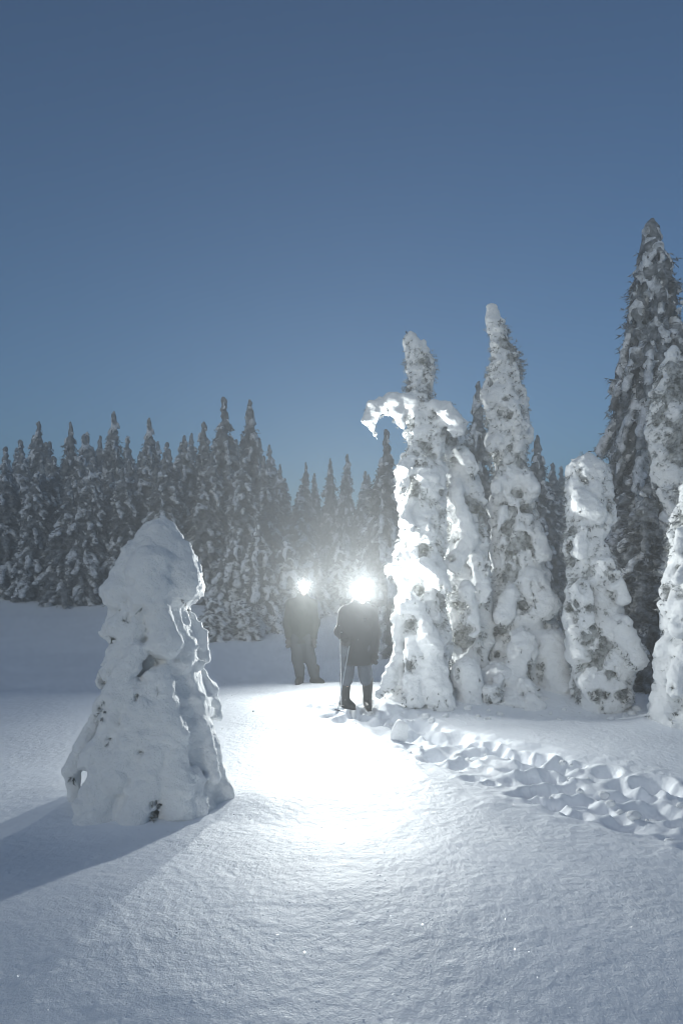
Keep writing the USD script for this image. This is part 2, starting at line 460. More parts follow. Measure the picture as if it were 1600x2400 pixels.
    keep = sorted(keep, key=lambda q: -len(q.faces)) or [mesh]
    mesh, clumps = keep[0], keep[1:]
    root = thing(name, label, "tree", base)
    nrm = vnormals(mesh)
    v = np.array(mesh.vertices)
    hv = smoothstep(0.60 - 0.06 * holes, 0.70, meshkit.fbm(v * [6.2, 6.2, 3.4], 4, seed + 13)) * min(holes, 1.0)
    for hx, hy, hr, ha in hole_spots:
        c = at(hx, hy, Y)
        q = np.hypot((v[:, 0] - c[0]), (v[:, 2] - c[2]) / ha) / (hr / FPX * Y)
        hv = np.maximum(hv, (1 - smoothstep(0.4, 1.3, q + 2.2 * (meshkit.fbm(v * 12, 3, seed + 3) - 0.5))) * (v[:, 1] < Y))
    want = np.clip(hv * 0.45, 0, 1) + under * 0.06 * smoothstep(0.25, 0.75, -nrm[:, 2])
    pick = rng.uniform(size=len(v)) < want * (voxel / 0.026) ** 2 * 0.55 * needle_n
    d = nrm[pick] * 0.8 + np.array([0, 0, -0.45]) + rng.normal(size=(pick.sum(), 3)) * 0.35
    d /= np.linalg.norm(d, axis=1, keepdims=True) + 1e-9
    nd = needle_sprays(v[pick] - nrm[pick] * 0.01, d, rng, L=needle_L)
    mesh.apply_translation(-base)
    tr = cap([0, 0, -0.2], [(L(z1 - 0.3) + R(z1 - 0.3)) / 2 - base[0], 0, (z1 - base[2]) * 0.9], 0.045 + 0.012 * (z1 - z0), 0.015)
    part("trunk", tr, M_BARK, root, smooth=40)
    part("snow_cover", mesh, mat or M_SNOW, root, smooth=True)
    for q in clumps:
        q.apply_translation(-base)
        part("snow_clump", q, mat or M_SNOW, root, smooth=True)
    if nd is not None:
        if nmesh is not None:
            nn = vnormals(nmesh)
            nv = np.array(nmesh.vertices)
            pk = rng.uniform(size=len(nv)) < 0.5
            dd = nn[pk] * 0.7 + [0, 0, -0.5] + rng.normal(size=(pk.sum(), 3)) * 0.3
            dd /= np.linalg.norm(dd, axis=1, keepdims=True) + 1e-9
            nd = trimesh.util.concatenate([nd, nmesh, needle_sprays(nv[pk], dd, rng, L=0.08, M=7)])
        nd.apply_translation(-base)
        part("needles", nd, M_NEEDLE, root)
    return root


# the hunched, smoothly coated spruce at the left
snow_spruce("snow_covered_spruce", "squat hooded spruce wholly coated in smooth snow, alone in the left foreground", 6.8,
    [(1224, 358, 398), (1240, 334, 414), (1262, 312, 432), (1290, 296, 452), (1320, 280, 468), (1350, 262, 480), (1380, 252, 484), (1400, 254, 480), (1414, 262, 458), (1430, 262, 446), (1455, 262, 450),
     (1490, 262, 462), (1540, 260, 470), (1562, 258, 468), (1574, 254, 458), (1584, 250, 468), (1600, 242, 486), (1640, 228, 500), (1690, 220, 512), (1750, 204, 530), (1800, 196, 538), (1850, 194, 550), (1895, 190, 566), (1930, 184, 578), (2010, 150, 600)],
    extra=[(378, 1258, 380, 1266, 36, 38, 0.0, 0.0), (198, 1795, 196, 1900, 13, 24, -0.3, -0.2), (376, 1268, 372, 1320, 38, 66, 0.0, -0.05), (415, 1300, 436, 1372, 40, 44, -0.05, -0.1), (440, 1375, 456, 1386, 26, 24, 0.05, 0.05), (330, 1310, 300, 1390, 40, 40, -0.15, -0.25), (370, 1330, 372, 1400, 50, 44, -0.3, -0.35),
           (300, 1370, 268, 1395, 30, 20, 0, 0), (345, 1420, 300, 1470, 30, 26, -0.3, -0.36), (300, 1430, 262, 1480, 24, 18, -0.1, -0.1), (395, 1430, 410, 1500, 34, 36, -0.32, -0.40),
           (430, 1432, 462, 1500, 12, 15, 0.16, 0.18), (462, 1500, 470, 1548, 15, 10, 0.18, 0.18), (412, 1440, 446, 1510, 14, 17, -0.10, -0.14), (446, 1510, 440, 1556, 17, 16, -0.14, -0.18), (430, 1548, 466, 1560, 13, 12, 0.0, 0.0),
           (460, 1590, 490, 1625, 14, 13, 0.20, 0.22), (490, 1625, 502, 1690, 13, 12, 0.22, 0.22), (436, 1590, 470, 1630, 16, 16, -0.12, -0.18), (470, 1630, 478, 1690, 16, 12, -0.18, -0.20), (400, 1580, 424, 1680, 36, 40, -0.42, -0.52),
           (340, 1470, 282, 1560, 26, 22, -0.36, -0.42), (300, 1500, 252, 1590, 22, 18, -0.18, -0.2), (350, 1520, 290, 1640, 26, 26, -0.46, -0.54), (340, 1600, 258, 1740, 26, 24, -0.48, -0.56), (290, 1600, 222, 1730, 22, 20, -0.28, -0.34), (232, 1720, 204, 1776, 20, 16, -0.34, -0.36), (205, 1770, 196, 1800, 14, 10, -0.34, -0.34),
           (370, 1640, 330, 1780, 32, 36, -0.56, -0.66), (330, 1700, 262, 1840, 30, 34, -0.52, -0.62), (400, 1700, 372, 1860, 34, 40, -0.60, -0.70), (430, 1690, 450, 1840, 34, 40, -0.50, -0.62), (480, 1690, 512, 1800, 22, 22, -0.2, -0.26), (500, 1740, 535, 1850, 20, 18, -0.1, -0.1),
           (500, 1800, 548, 1900, 24, 20, -0.05, -0.1), (470, 1830, 540, 1930, 26, 24, -0.3, -0.4), (548, 1895, 566, 1925, 16, 10, -0.1, -0.1), (470, 1790, 490, 1890, 26, 30, -0.45, -0.5), (300, 1830, 260, 1900, 40, 44, -0.6, -0.7)],
    hole_depth=0.035, seed=4, voxel=0.02, k=0.022, depth=0.95, bough=1.6, density=0.35, reach_k=1.0, scatter=(0.7, 0.95), lump=(0.035, 0.035, 0.013), holes=0.0, core=0.86, flat=0.35, under=0.55, mat=M_SMOOTH, needle_L=0.055, needle_n=0.8,
    hole_spots=[(346, 1362, 9, 1.0), (300, 1488, 12, 0.5), (262, 1580, 9, 2.2), (290, 1632, 13, 1.3), (304, 1700, 8, 0.7), (378, 1722, 8, 0.8),
                (406, 1826, 7, 1.2), (418, 1832, 6, 1.0), (405, 1862, 9, 2.4), (416, 1890, 9, 2.2), (361, 1610, 5, 1.8), (405, 1590, 5, 1.6), (330, 1440, 6, 1.6)])

# the group beside the two hikers
snow_spruce("bent_spruce", "tall snow-laden spruce with a drooping arched bough, beside the hiker with poles", 11.15,
    [(783, 952, 966), (800, 944, 980), (830, 950, 1004), (865, 960, 1024), (890, 954, 1014), (920, 950, 1006), (945, 946, 1014), (985, 950, 1040), (1035, 954, 1040), (1060, 950, 1044), (1100, 930, 1042),
     (1170, 928, 1044), (1200, 936, 1044), (1240, 940, 1044), (1290, 926, 1044), (1335, 916, 1046), (1390, 928, 1046), (1440, 924, 1050), (1495, 918, 1056), (1530, 926, 1062), (1580, 912, 1066), (1615, 900, 1070), (1650, 900, 1070)],
    extra=[(965, 945, 920, 940, 20, 24, -0.1, -0.1), (920, 940, 882, 962, 24, 19, -0.1, -0.1), (882, 962, 868, 990, 19, 15, -0.1, -0.1), (868, 990, 878, 1022, 14, 8, -0.1, -0.1), (925, 975, 942, 1005, 14, 9, -0.15, -0.15),
           (1012, 955, 1040, 975, 14, 22, -0.25, -0.25), (1040, 972, 1062, 990, 24, 20, -0.25, -0.25), (1058, 990, 1062, 1018, 18, 12, -0.25, -0.25),
           (960, 1080, 938, 1100, 16, 14, -0.3, -0.35), (955, 1120, 934, 1165, 18, 13, -0.3, -0.35), (950, 1200, 948, 1250, 14, 12, -0.3, -0.4),
           (970, 1310, 910, 1335, 20, 17, -0.2, -0.3), (985, 1325, 1030, 1370, 22, 18, -0.4, -0.45), (930, 1335, 935, 1362, 12, 6, -0.3, -0.3),
           (950, 1400, 940, 1420, 18, 20, -0.45, -0.5), (955, 1405, 985, 1460, 22, 22, -0.5, -0.55), (985, 1460, 1010, 1560, 22, 26, -0.55, -0.6), (1000, 1560, 1020, 1630, 30, 30, -0.6, -0.65),
           (930, 1400, 928, 1560, 14, 18, -0.2, -0.3), (935, 1540, 890, 1615, 22, 16, -0.3, -0.4), (960, 1500, 960, 1620, 22, 26, -0.5, -0.6), (900, 1608, 876, 1622, 12, 8, -0.4, -0.45)],
    dark=0.70, core=0.58, seed=21, voxel=0.027, depth=0.95, lump=(0.06, 0.05, 0.016), holes=0.5, density=1.35, hole_spots=[(968, 1135, 14, 1.4), (1012, 1075, 8, 0.8), (975, 1385, 12, 1.2), (960, 1460, 14, 1.3), (1028, 1160, 8, 1.0), (955, 1550, 10, 1.4)])
snow_spruce("leaning_spruce", "snow-laden spruce leaning close behind the bent one, without a spire of its own", 11.7,
    [(960, 1030, 1062), (985, 1020, 1082), (1010, 1018, 1092), (1040, 1020, 1102), (1090, 1026, 1112), (1130, 1030, 1124), (1200, 1034, 1140), (1280, 1040, 1142), (1350, 1042, 1144), (1420, 1046, 1146), (1480, 1046, 1150), (1560, 1040, 1160), (1650, 1030, 1170)],
    extra=[(1070, 1060, 1100, 1110, 18, 16, -0.3, -0.35), (1060, 1160, 1085, 1240, 20, 18, -0.4, -0.45), (1090, 1260, 1050, 1320, 20, 20, -0.4, -0.5), (1110, 1320, 1120, 1400, 22, 20, -0.35, -0.4), (1080, 1380, 1090, 1470, 22, 22, -0.5, -0.55)],
    dark=0.70, core=0.58, seed=33, voxel=0.03, depth=0.9, lump=(0.06, 0.05, 0.016), holes=0.5, density=1.25, hole_spots=[(1072, 1420, 14, 1.3), (1078, 1500, 14, 1.5), (1045, 1310, 10, 1.0), (1085, 1470, 10, 1.0)])
snow_spruce("spire_spruce", "tallest spruce of the lit group, a slim crooked spire capped with snow", 11.9,
    [(728, 1142, 1160), (745, 1137, 1172), (775, 1144, 1192), (806, 1152, 1196), (816, 1154, 1202), (832, 1152, 1222), (850, 1150, 1222), (886, 1136, 1220), (915, 1130, 1230), (960, 1129, 1236), (1000, 1134, 1242), (1030, 1138, 1252), (1050, 1140, 1238), (1072, 1158, 1232), (1098, 1154, 1240),
     (1145, 1142, 1258), (1166, 1152, 1252), (1205, 1146, 1262), (1250, 1146, 1268), (1300, 1150, 1272), (1340, 1146, 1284), (1400, 1142, 1296), (1450, 1140, 1302), (1500, 1136, 1312), (1560, 1130, 1318), (1650, 1120, 1330)],
    extra=[(1148, 740, 1160, 775, 10, 14, 0, 0), (1160, 1035, 1146, 1052, 16, 12, -0.15, -0.2), (1185, 960, 1212, 1010, 16, 16, -0.3, -0.35), (1175, 1110, 1152, 1150, 16, 12, -0.25, -0.3), (1215, 1120, 1238, 1150, 20, 16, -0.3, -0.35),
           (1170, 1200, 1155, 1245, 16, 12, -0.3, -0.35), (1230, 1360, 1272, 1420, 32, 30, -0.3, -0.4), (1180, 1390, 1160, 1440, 24, 22, -0.45, -0.5), (1240, 1250, 1262, 1300, 20, 18, -0.3, -0.3), (1200, 1500, 1180, 1600, 34, 34, -0.6, -0.7), (1270, 1500, 1280, 1620, 36, 34, -0.5, -0.6)],
    dark=0.70, core=0.58, scatter=(0.80, 1.02), seed=45, voxel=0.029, depth=0.92, lump=(0.06, 0.05, 0.016), holes=0.5, density=1.25, hole_spots=[(1178, 942, 8, 1.0), (1200, 1160, 14, 0.8), (1220, 1192, 13, 0.8), (1186, 1240, 10, 2.0), (1215, 1270, 18, 0.8), (1137, 1416, 9, 1.0), (1212, 1420, 16, 1.4), (1160, 1480, 18, 0.8), (1213, 1555, 9, 2.4), (1156, 1530, 10, 1.2)])
snow_spruce("snowy_sapling", "round snow-buried sapling, a small white ball at the foot of the lit spruces", 10.8,
    [(1552, 1082, 1112), (1565, 1070, 1126), (1590, 1062, 1130), (1615, 1068, 1128), (1650, 1074, 1126)],
    extra=[(1085, 1575, 1078, 1580, 16, 16, -0.1, -0.12)], seed=51, voxel=0.02, k=0.03, depth=1.0, lump=(0.03, 0.03, 0.012), holes=0.5, core=0.9)
snow_spruce("snow_mound_bush", "low wide snow-buried bush at the foot of the spire spruce, in shade", 11.2,
    [(1572, 1150, 1200), (1590, 1136, 1226), (1615, 1124, 1250), (1640, 1112, 1276), (1675, 1106, 1284)], extra=[(1160, 1590, 1140, 1620, 18, 22, -0.3, -0.4), (1215, 1600, 1235, 1640, 20, 22, -0.3, -0.4)],
    seed=57, voxel=0.024, k=0.04, depth=0.8, lump=(0.12, 0.06, 0.02), holes=0.4, core=0.8)
snow_spruce("stump_topped_spruce", "broken-topped spruce with a square block of snow for a crown, right of the spire", 10.8,
    [(1078, 1336, 1408), (1092, 1328, 1424), (1150, 1324, 1432), (1185, 1322, 1436), (1215, 1326, 1436), (1235, 1328, 1414), (1275, 1318, 1412), (1310, 1322, 1440), (1340, 1322, 1460), (1400, 1316, 1460), (1450, 1312, 1464), (1500, 1318, 1482), (1540, 1326, 1494), (1590, 1332, 1494), (1640, 1344, 1484), (1660, 1350, 1476)],
    extra=[(1350, 1102, 1398, 1104, 24, 26, 0, 0), (1352, 1150, 1402, 1150, 30, 34, -0.05, 0), (1350, 1195, 1410, 1190, 28, 28, -0.1, 0), (1350, 1170, 1385, 1205, 22, 20, -0.25, -0.3), (1345, 1190, 1385, 1222, 20, 12, -0.3, -0.3), (1420, 1200, 1430, 1218, 14, 8, -0.1, -0.1), (1350, 1240, 1345, 1300, 16, 16, -0.25, -0.3), (1395, 1330, 1440, 1400, 26, 20, -0.3, -0.35), (1340, 1380, 1350, 1460, 24, 22, -0.4, -0.5), (1430, 1460, 1465, 1540, 26, 24, -0.4, -0.45)],
    dark=0.70, core=0.58, seed=63, voxel=0.026, reach_k=1.0, scatter=(0.82, 1.0), depth=0.85, lump=(0.05, 0.04, 0.016), holes=0.5, density=1.25, hole_spots=[(1334, 1245, 9, 1.2), (1405, 1345, 16, 1.4), (1372, 1480, 22, 1.2), (1395, 1515, 20, 1.2), (1352, 1420, 14, 0.8), (1390, 1625, 24, 0.7), (1440, 1620, 22, 0.7), (1330, 1420, 8, 2.0), (1410, 1570, 14, 1.0)])
snow_spruce("edge_spruce", "pale snow-laden spruce cut off by the right edge of the view, low broad skirts", 9.7,
    [(1110, 1610, 1680), (1160, 1590, 1690), (1215, 1572, 1700), (1270, 1556, 1710), (1315, 1568, 1716), (1350, 1552, 1720), (1400, 1548, 1730), (1450, 1540, 1740), (1492, 1550, 1745), (1525, 1530, 1750), (1565, 1530, 1755), (1620, 1520, 1760), (1680, 1516, 1765)],
    extra=[(1590, 1240, 1570, 1280, 20, 16, -0.2, -0.25), (1590, 1330, 1566, 1360, 20, 16, -0.25, -0.3), (1580, 1430, 1560, 1470, 26, 20, -0.3, -0.4), (1570, 1530, 1550, 1600, 28, 26, -0.35, -0.45)],
    dark=0.70, core=0.58, seed=71, voxel=0.03, reach_k=1.0, scatter=(0.82, 1.0), depth=0.9, lump=(0.06, 0.04, 0.016), holes=0.5, density=1.25)

# ------------------------------------------------------------------ forest spruces
UsdGeom.Scope.Define(stage, "/World/Looks/kinds")


def spruce_kind(name, H, Rm, seed, voxel, snow=0.6, power=0.85, droop=0.5, gap=0.42, fine=1.0, heavy=1.0):
    rng = np.random.default_rng(seed)
    lo, hi = np.array([-Rm - 0.35, -Rm - 0.35, -0.3]), np.array([Rm + 0.35, Rm + 0.35, H + 0.4])
    N, S = Field(lo, hi, voxel, 0.03), Field(lo, hi, voxel, 0.025)
    lean = rng.uniform(-0.03, 0.03, 2)
    cx = lambda z: lean * z
    N.capsule([0, 0, 0], [*cx(H * 0.9), H * 0.9], 0.30 * Rm, 0.06)
    N.capsule([*cx(H * 0.88), H * 0.88], [*cx(H), H], 0.07, 0.02)
    z = H - 0.15
    while z > 0.1:
        t = 1 - z / H
        R = Rm * (0.05 + 0.95 * t ** power) * rng.uniform(0.72, 1.1)
        n = int((4 + 4 * min(1, R / 0.8)) / fine)
        ph0 = rng.uniform(0, 6.28)
        for i in range(n):
            ph = ph0 + 6.28 * (i + rng.uniform(-0.35, 0.35)) / n
            r = R * rng.uniform(0.7, 1.12)
            zz = z + rng.uniform(-0.15, 0.15)
            a = np.array([*cx(zz), zz + 0.10])
            m = np.array([cx(zz)[0] + 0.6 * r * math.cos(ph), cx(zz)[1] + 0.6 * r * math.sin(ph), zz - 0.12 * r * droop])
            b = np.array([cx(zz)[0] + r * math.cos(ph), cx(zz)[1] + r * math.sin(ph), zz - r * droop * rng.uniform(0.8, 1.5)])
            w = np.clip(0.15 * r + 0.02, 0.035, 0.22) * fine
            N.capsule(a, m, w, w); N.capsule(m, b, w, w * 0.45)
            N.capsule(m - [0, 0, w], m - [0, 0, w + 0.30 * r], w * 0.7, 0.03)
            if rng.uniform() < snow:
                up = np.array([0, 0, w * 0.75]) + 0.25 * w * np.array([math.cos(ph), math.sin(ph), 0])
                e = rng.uniform(0.7, 1.05)
                S.capsule(a * 0.3 + m * 0.7 + up, m + up * 0.8, w * 0.6, w * 0.75)
                S.capsule(m + up * 0.8, m + (b - m) * e + up * 0.5, w * 0.85 * heavy, w * rng.uniform(0.5, 0.9) * heavy)
                if rng.uniform() < 0.5:
                    S.capsule(m + (b - m) * 0.6, m + (b - m) * 0.9 - [0, 0, 0.25 * r], w * 0.55, w * 0.3)
        z -= gap * (0.55 + 0.6 * min(1, R))
    DN, DS = N.distance(), S.distance()
    ii, p = N.band(DN, 0.35)
    thin = 0.25 + 0.75 * np.clip((1 - p[:, 2] / H) * 3, 0, 1)
    DN[ii] -= (meshkit.fbm(p * [6, 6, 3.5], 3, seed) - 0.5) * 0.34 * thin
    ii, p = S.band(DS, 0.3)
    DS[ii] -= (meshkit.fbm(p * [4.5, 4.5, 3.0] / fine, 3, seed + 5) - 0.5) * 0.30 * fine + (meshkit.fbm(p * 11, 2, seed + 6) - 0.5) * 0.10
    path = f"/World/Looks/kinds/{name}"
    c = stage.CreateClassPrim(path)
    root = c
    part("trunk", cap([0, 0, -0.6], [*cx(H * 0.95), H * 0.95], 0.05 + 0.016 * H, 0.02, 8), M_BARK, root, smooth=40)
    nm = N.mesh(DN)
    nn, nv = vnormals(nm), np.array(nm.vertices)
    pk = rng.permutation(np.flatnonzero(nv[:, 2] < (0.86 if fine == 1.0 else 0.93) * H))[:3000 if fine == 1.0 else 9000]
    dd = nn[pk] * 0.7 + [0, 0, -0.55] + rng.normal(size=(len(pk), 3)) * 0.3
    dd /= np.linalg.norm(dd, axis=1, keepdims=True) + 1e-9
    nm = trimesh.util.concatenate([nm, needle_sprays(nv[pk], dd, rng, L=0.22 if fine == 1.0 else 0.18, W=0.022 if fine == 1.0 else 0.014, M=5)])
    part("needles", nm, M_FAR_NEEDLE, root, smooth=True)
    part("snow_cover", S.mesh(DS), M_SNOW if snow > 0.94 and fine == 1.0 else M_FAR_SNOW, root, smooth=True, kind="stuff")
    return path, H, Rm


KINDS = [spruce_kind("slim_spruce", 9.0, 1.5, 101, 0.085, snow=0.8, power=0.8),
         spruce_kind("broad_spruce", 9.0, 1.9, 102, 0.085, snow=0.8, power=0.85),
         spruce_kind("ragged_spruce", 9.0, 1.7, 103, 0.085, snow=0.7, power=0.9),
         spruce_kind("column_spruce", 9.0, 1.35, 104, 0.085, snow=0.85, power=0.75)]
LADEN = [spruce_kind("laden_spruce", 6.0, 1.25, 111, 0.075, snow=1.0, power=0.7, droop=0.8, heavy=1.25),
         spruce_kind("laden_broad_spruce", 6.0, 1.5, 112, 0.075, snow=1.0, power=0.6, droop=0.8, heavy=1.25)]
NEAR = [spruce_kind("big_spruce", 10.0, 1.9, 121, 0.06, snow=0.97, power=0.65, droop=0.8, gap=0.27, fine=0.6)]

rngf = np.random.default_rng(5)


def forest_tree(kind, px, top_py, Y, label, group=None, wide=1.0, name="forest_spruce"):
    path, H, Rm = kind
    X = (px - 800) / FPX * Y
    z = gz(X, Y)
    h = CAM_H + (HOR - top_py) / FPX * Y - z
    s = h / H
    w = wide * (0.5 + 0.5 * s)
    return thing(name, label, "tree", (X, Y, z - 0.15), rngf.uniform(0, 360), (w, w, s), group, path)


# trees that can be told apart by their tops
named = [
    (1, 10, 1040, 37, 1.0, "dark spruce at the far left edge of the left forest, blunt top"),
    (0, 95, 985, 41, 1.0, "dark twin-topped spruce, left one of the first high pair in the left forest"),
    (2, 160, 980, 42, 1.0, "slim dark spruce, right one of the first high pair in the left forest"),
    (1, 130, 1065, 36, 1.1, "broad dark spruce filling the gap below the first high pair in the left forest"),
    (0, 256, 960, 42, 1.0, "spruce with a thin lone spire left of the smooth snow-covered foreground tree"),
    (2, 212, 1060, 36, 1.1, "ragged dark spruce below the thin lone spire in the left forest"),
    (1, 300, 1075, 35, 1.1, "broad dark spruce directly behind the left shoulder of the foreground tree"),
    (0, 340, 975, 41, 0.9, "sharp-pointed dark spruce straight above the hood of the foreground tree"),
    (2, 400, 1045, 36, 1.1, "dark bushy spruce just right of the sharp-pointed one"),
    (1, 440, 1015, 38, 1.0, "spruce with a rounded shoulder between the sharp-pointed one and the highest pair"),
    (0, 488, 985, 38, 1.0, "pale spruce touching the highest pair of the left forest from the left"),
    (1, 530, 928, 36, 1.05, "highest spruce of the left forest, broad snowy top"),
    (0, 593, 930, 37, 1.0, "dark-topped spruce, right-hand one of the highest pair in the left forest"),
    (3, 560, 1060, 31, 1.1, "pale column-like spruce standing before the highest pair"),
    (2, 625, 1060, 34, 0.9, "dark-edged spruce where the left forest steps down to the distant low trees"),
    (0, 655, 1085, 56, 0.9, "small distant spruce, first of the low hazy tops right of the left forest"),
    (2, 712, 1078, 56, 0.9, "small distant spruce above the left hiker, hazy pointed top"),
    (0, 742, 1105, 60, 0.9, "shortest of the distant hazy spruces between the two hikers"),
    (2, 776, 1068, 54, 0.9, "dark pointed distant spruce between the two hikers"),
    (0, 806, 1060, 52, 0.9, "hazy distant spruce above the brighter headlamp"),
    (1, 850, 1100, 52, 0.9, "distant spruce right of the brighter headlamp"),
    (1, 906, 1000, 23, 0.85, "dark spruce behind the drooping arched bough"),
    (0, 1112, 890, 26, 0.85, "dark thin spruce showing between the bent spruce and the spire"),
    (2, 1258, 1010, 25, 0.9, "dark spruce showing just right of the snowy spire"),
    (0, 1300, 1080, 38, 1.0, "dim distant spruce between the spire and the stump-topped spruce"),
    (1, 1376, 1090, 34, 1.0, "dim spruce hidden behind the block of snow on the stump-topped spruce"),
    (1, 1480, 1010, 18, 1.0, "dark spruce right of the stump-topped one, under the big edge spruce"),
    (3, 1450, 1100, 15, 1.1, "grey snowy spruce between the stump-topped one and the towering one"),
    (1, 1575, 900, 17, 1.0, "grey spruce at the right edge, half hidden by the towering one"),
]
for kd, px, py, Y, wide, label in named:
    forest_tree(KINDS[kd], px, py, Y, label, wide=wide)
BARE = spruce_kind("bare_spruce", 6.0, 1.3, 131, 0.07, snow=0.2, power=0.7, droop=0.7)
forest_tree(BARE, 1512, 1120, 12.6, "darkest spruce, nearly free of snow, in the gap right of the stump-topped one", name="dark_spruce")
forest_tree(NEAR[0], 1540, 505, 15.5, "huge dark spruce towering at the right edge of the view", wide=0.92, name="towering_spruce")
snow_spruce("frosted_spruce", "grey frost-coated spruce in front of the towering one, half cut by the right edge", 12.6,
    [(815, 1566, 1590), (850, 1556, 1606), (890, 1540, 1624), (930, 1526, 1640), (1000, 1520, 1660), (1060, 1524, 1672), (1150, 1530, 1690), (1250, 1536, 1700), (1400, 1530, 1720), (1550, 1526, 1730), (1640, 1520, 1740)],
    dark=0.84, core=0.5, seed=83, voxel=0.032, depth=0.9, lump=(0.07, 0.05, 0.02), holes=0.7, density=1.0)
for kd, px, py, Y, wide, label in [
    (0, 610, 1215, 27, 1.0, "pale snow-heavy spruce behind the left hiker's shoulder, tallest of its row"),
    (1, 545, 1260, 28, 1.0, "pale snow-heavy spruce right beside the hood of the foreground tree"),
    (1, 668, 1262, 28, 1.0, "pale snow-heavy spruce directly behind the left hiker's lamp"),
    (0, 730, 1280, 30, 1.0, "pale snow-heavy spruce in the glow between the two lamps"),
    (1, 800, 1275, 31, 1.0, "pale snow-heavy spruce in the glow behind the brighter lamp"),
    (0, 862, 1255, 30, 1.0, "pale snow-heavy spruce between the brighter lamp and the bent spruce"),
    (1, 505, 1392, 25, 0.9, "low dark snow-topped bush at the forest edge right of the foreground tree"),
    (1, 575, 1400, 25.5, 0.9, "low snow-heaped bush at the forest edge left of the left hiker")]:
    forest_tree(LADEN[kd], px, py, Y, label, wide=wide, name="laden_spruce" if py < 1350 else "snowy_bush")
# the dense rows behind, nothing tells these apart
for i in range(110):
    left = i < 78
    Y = rngf.uniform(44, 66) if left else rngf.uniform(34, 60)
    px = rngf.uniform(-120, 700) if left else rngf.uniform(860, 1720)
    top = rngf.uniform(1010, 1100) if left else rngf.uniform(1085, 1190)
    if left and 640 < px:
        top = rngf.uniform(1090, 1150)
    forest_tree(KINDS[int(rngf.integers(0, 4))], px, top, Y, "dim snowy spruce deep in the dense dark forest" if left else "dim snowy spruce deep in the forest behind the lit group",
                "spruces deep in the left forest" if left else "spruces deep in the right forest", wide=1.15)
for i in range(24):                                     # the forest's front edge, close together
    px = -40 + i * 27 + rngf.uniform(-8, 8)
    if px > 560:
        continue
    forest_tree(KINDS[int(rngf.integers(0, 4))], px, rngf.uniform(1050, 1130), rngf.uniform(33.5, 36.5), "dark snowy spruce in the front row along the left forest edge", "front row of the left forest", wide=1.1)

# ------------------------------------------------------------------ hikers
M_SKIN = plain("skin", (0.50, 0.33, 0.26), 0.5, 30.0, 0.1)
M_OLIVE = plain("olive_jacket", (0.019, 0.024, 0.020), 0.8, 60.0, 0.3, bump=0.003)
M_DARKCOAT = plain("black_coat", (0.022, 0.024, 0.028), 0.8, 60.0, 0.3, bump=0.003)
M_TROUSER = plain("dark_trousers", (0.030, 0.036, 0.042), 0.8, 60.0, 0.3, bump=0.003)
M_GREYTROUSER = plain("grey_trousers", (0.085, 0.10, 0.125), 0.8, 60.0, 0.25, bump=0.003)
M_BOOT = plain("boot_leather", (0.030, 0.030, 0.028), 0.55, 60.0, 0.3)
M_GLOVE = plain("black_glove", (0.03, 0.03, 0.03), 0.7, 60.0, 0.3)
M_HAT = plain("knit_hat", (0.05, 0.05, 0.06), 0.9, 80.0, 0.4, bump=0.004)
M_METAL = plain("brushed_aluminium", (0.62, 0.63, 0.65), 0.35, 60.0, 0.1, metallic=1.0)
M_CUFF = plain("pale_gaiter", (0.6, 0.62, 0.64), 0.7, 60.0, 0.15)
M_PLASTIC = plain("black_plastic", (0.02, 0.02, 0.022), 0.4, 60.0, 0.2)
M_STRAP = plain("lamp_strap", (0.08, 0.08, 0.09), 0.8, 60.0, 0.2)


def lamp_material(name, strength):
    return usdkit.material(stage, f"/World/Looks/{name}", {"e": ("emission", {"color": (0.96, 1.0, 0.97), "strength": strength})}, surface="e.emission")


M_LAMP_R, M_LAMP_L = lamp_material("lamp_light_bright", LAMP_RIGHT), lamp_material("lamp_light", LAMP_LEFT)


def sdf(caps, voxel=0.011, k=0.012, disp=0.0, freq=9, seed=0, cut=None):
    pts = np.array([c[0] for c in caps] + [c[1] for c in caps])
    rm = max(max(c[2], c[3]) for c in caps)
    f = Field(pts.min(0) - rm * 1.3 - 0.05, pts.max(0) + rm * 1.3 + 0.05, voxel, k)
    for c in caps:
        f.capsule(c[0], c[1], c[2], c[3], c[4] if len(c) > 4 else (1, 1, 1))
    D = f.distance()
    if disp:
        ii, p = f.band(D, 0.06)
        D[ii] -= (meshkit.fbm(p * [freq, freq, freq * 0.6], 3, seed) - 0.5) * 2 * disp
    if cut:
        g = np.indices(D.shape).transpose(1, 2, 3, 0) * voxel + f.lo
        D = np.maximum(D, cut(g))
    return f.mesh(D)


def hand(wrist, down, palm_n, side):
    """Capsules of a relaxed gloved hand: palm, four unequal bent fingers, a thumb leaving the side of the palm."""
    w, d, n = (np.asarray(v, float) for v in (wrist, down, palm_n))
    d /= np.linalg.norm(d); n = n - d * (n @ d); n /= np.linalg.norm(n)
    s = np.cross(d, n) * side
    out = [(w, w + d * 0.05, 0.026, 0.030)]
    for i in range(4):
        o = w + d * 0.03 + s * (i - 1.5) * 0.019
        kn = w + d * 0.092 + s * (i - 1.5) * 0.021
        out.append((o, kn, 0.015, 0.0125))
        ln = (0.036, 0.042, 0.039, 0.030)[i]
        m = kn + (d * 0.85 + n * 0.45) * ln
        out += [(kn, m, 0.0115, 0.0105), (m, m + (d * 0.45 + n * 0.8) * ln * 0.75, 0.0105, 0.009)]
    b = w + d * 0.025 - s * 0.028
    m = b + (d * 0.7 - s * 0.6 + n * 0.4) * 0.038
    out += [(b, m, 0.015, 0.013), (m, m + (d * 0.9 + n * 0.5) * 0.030, 0.012, 0.010)]
    return out


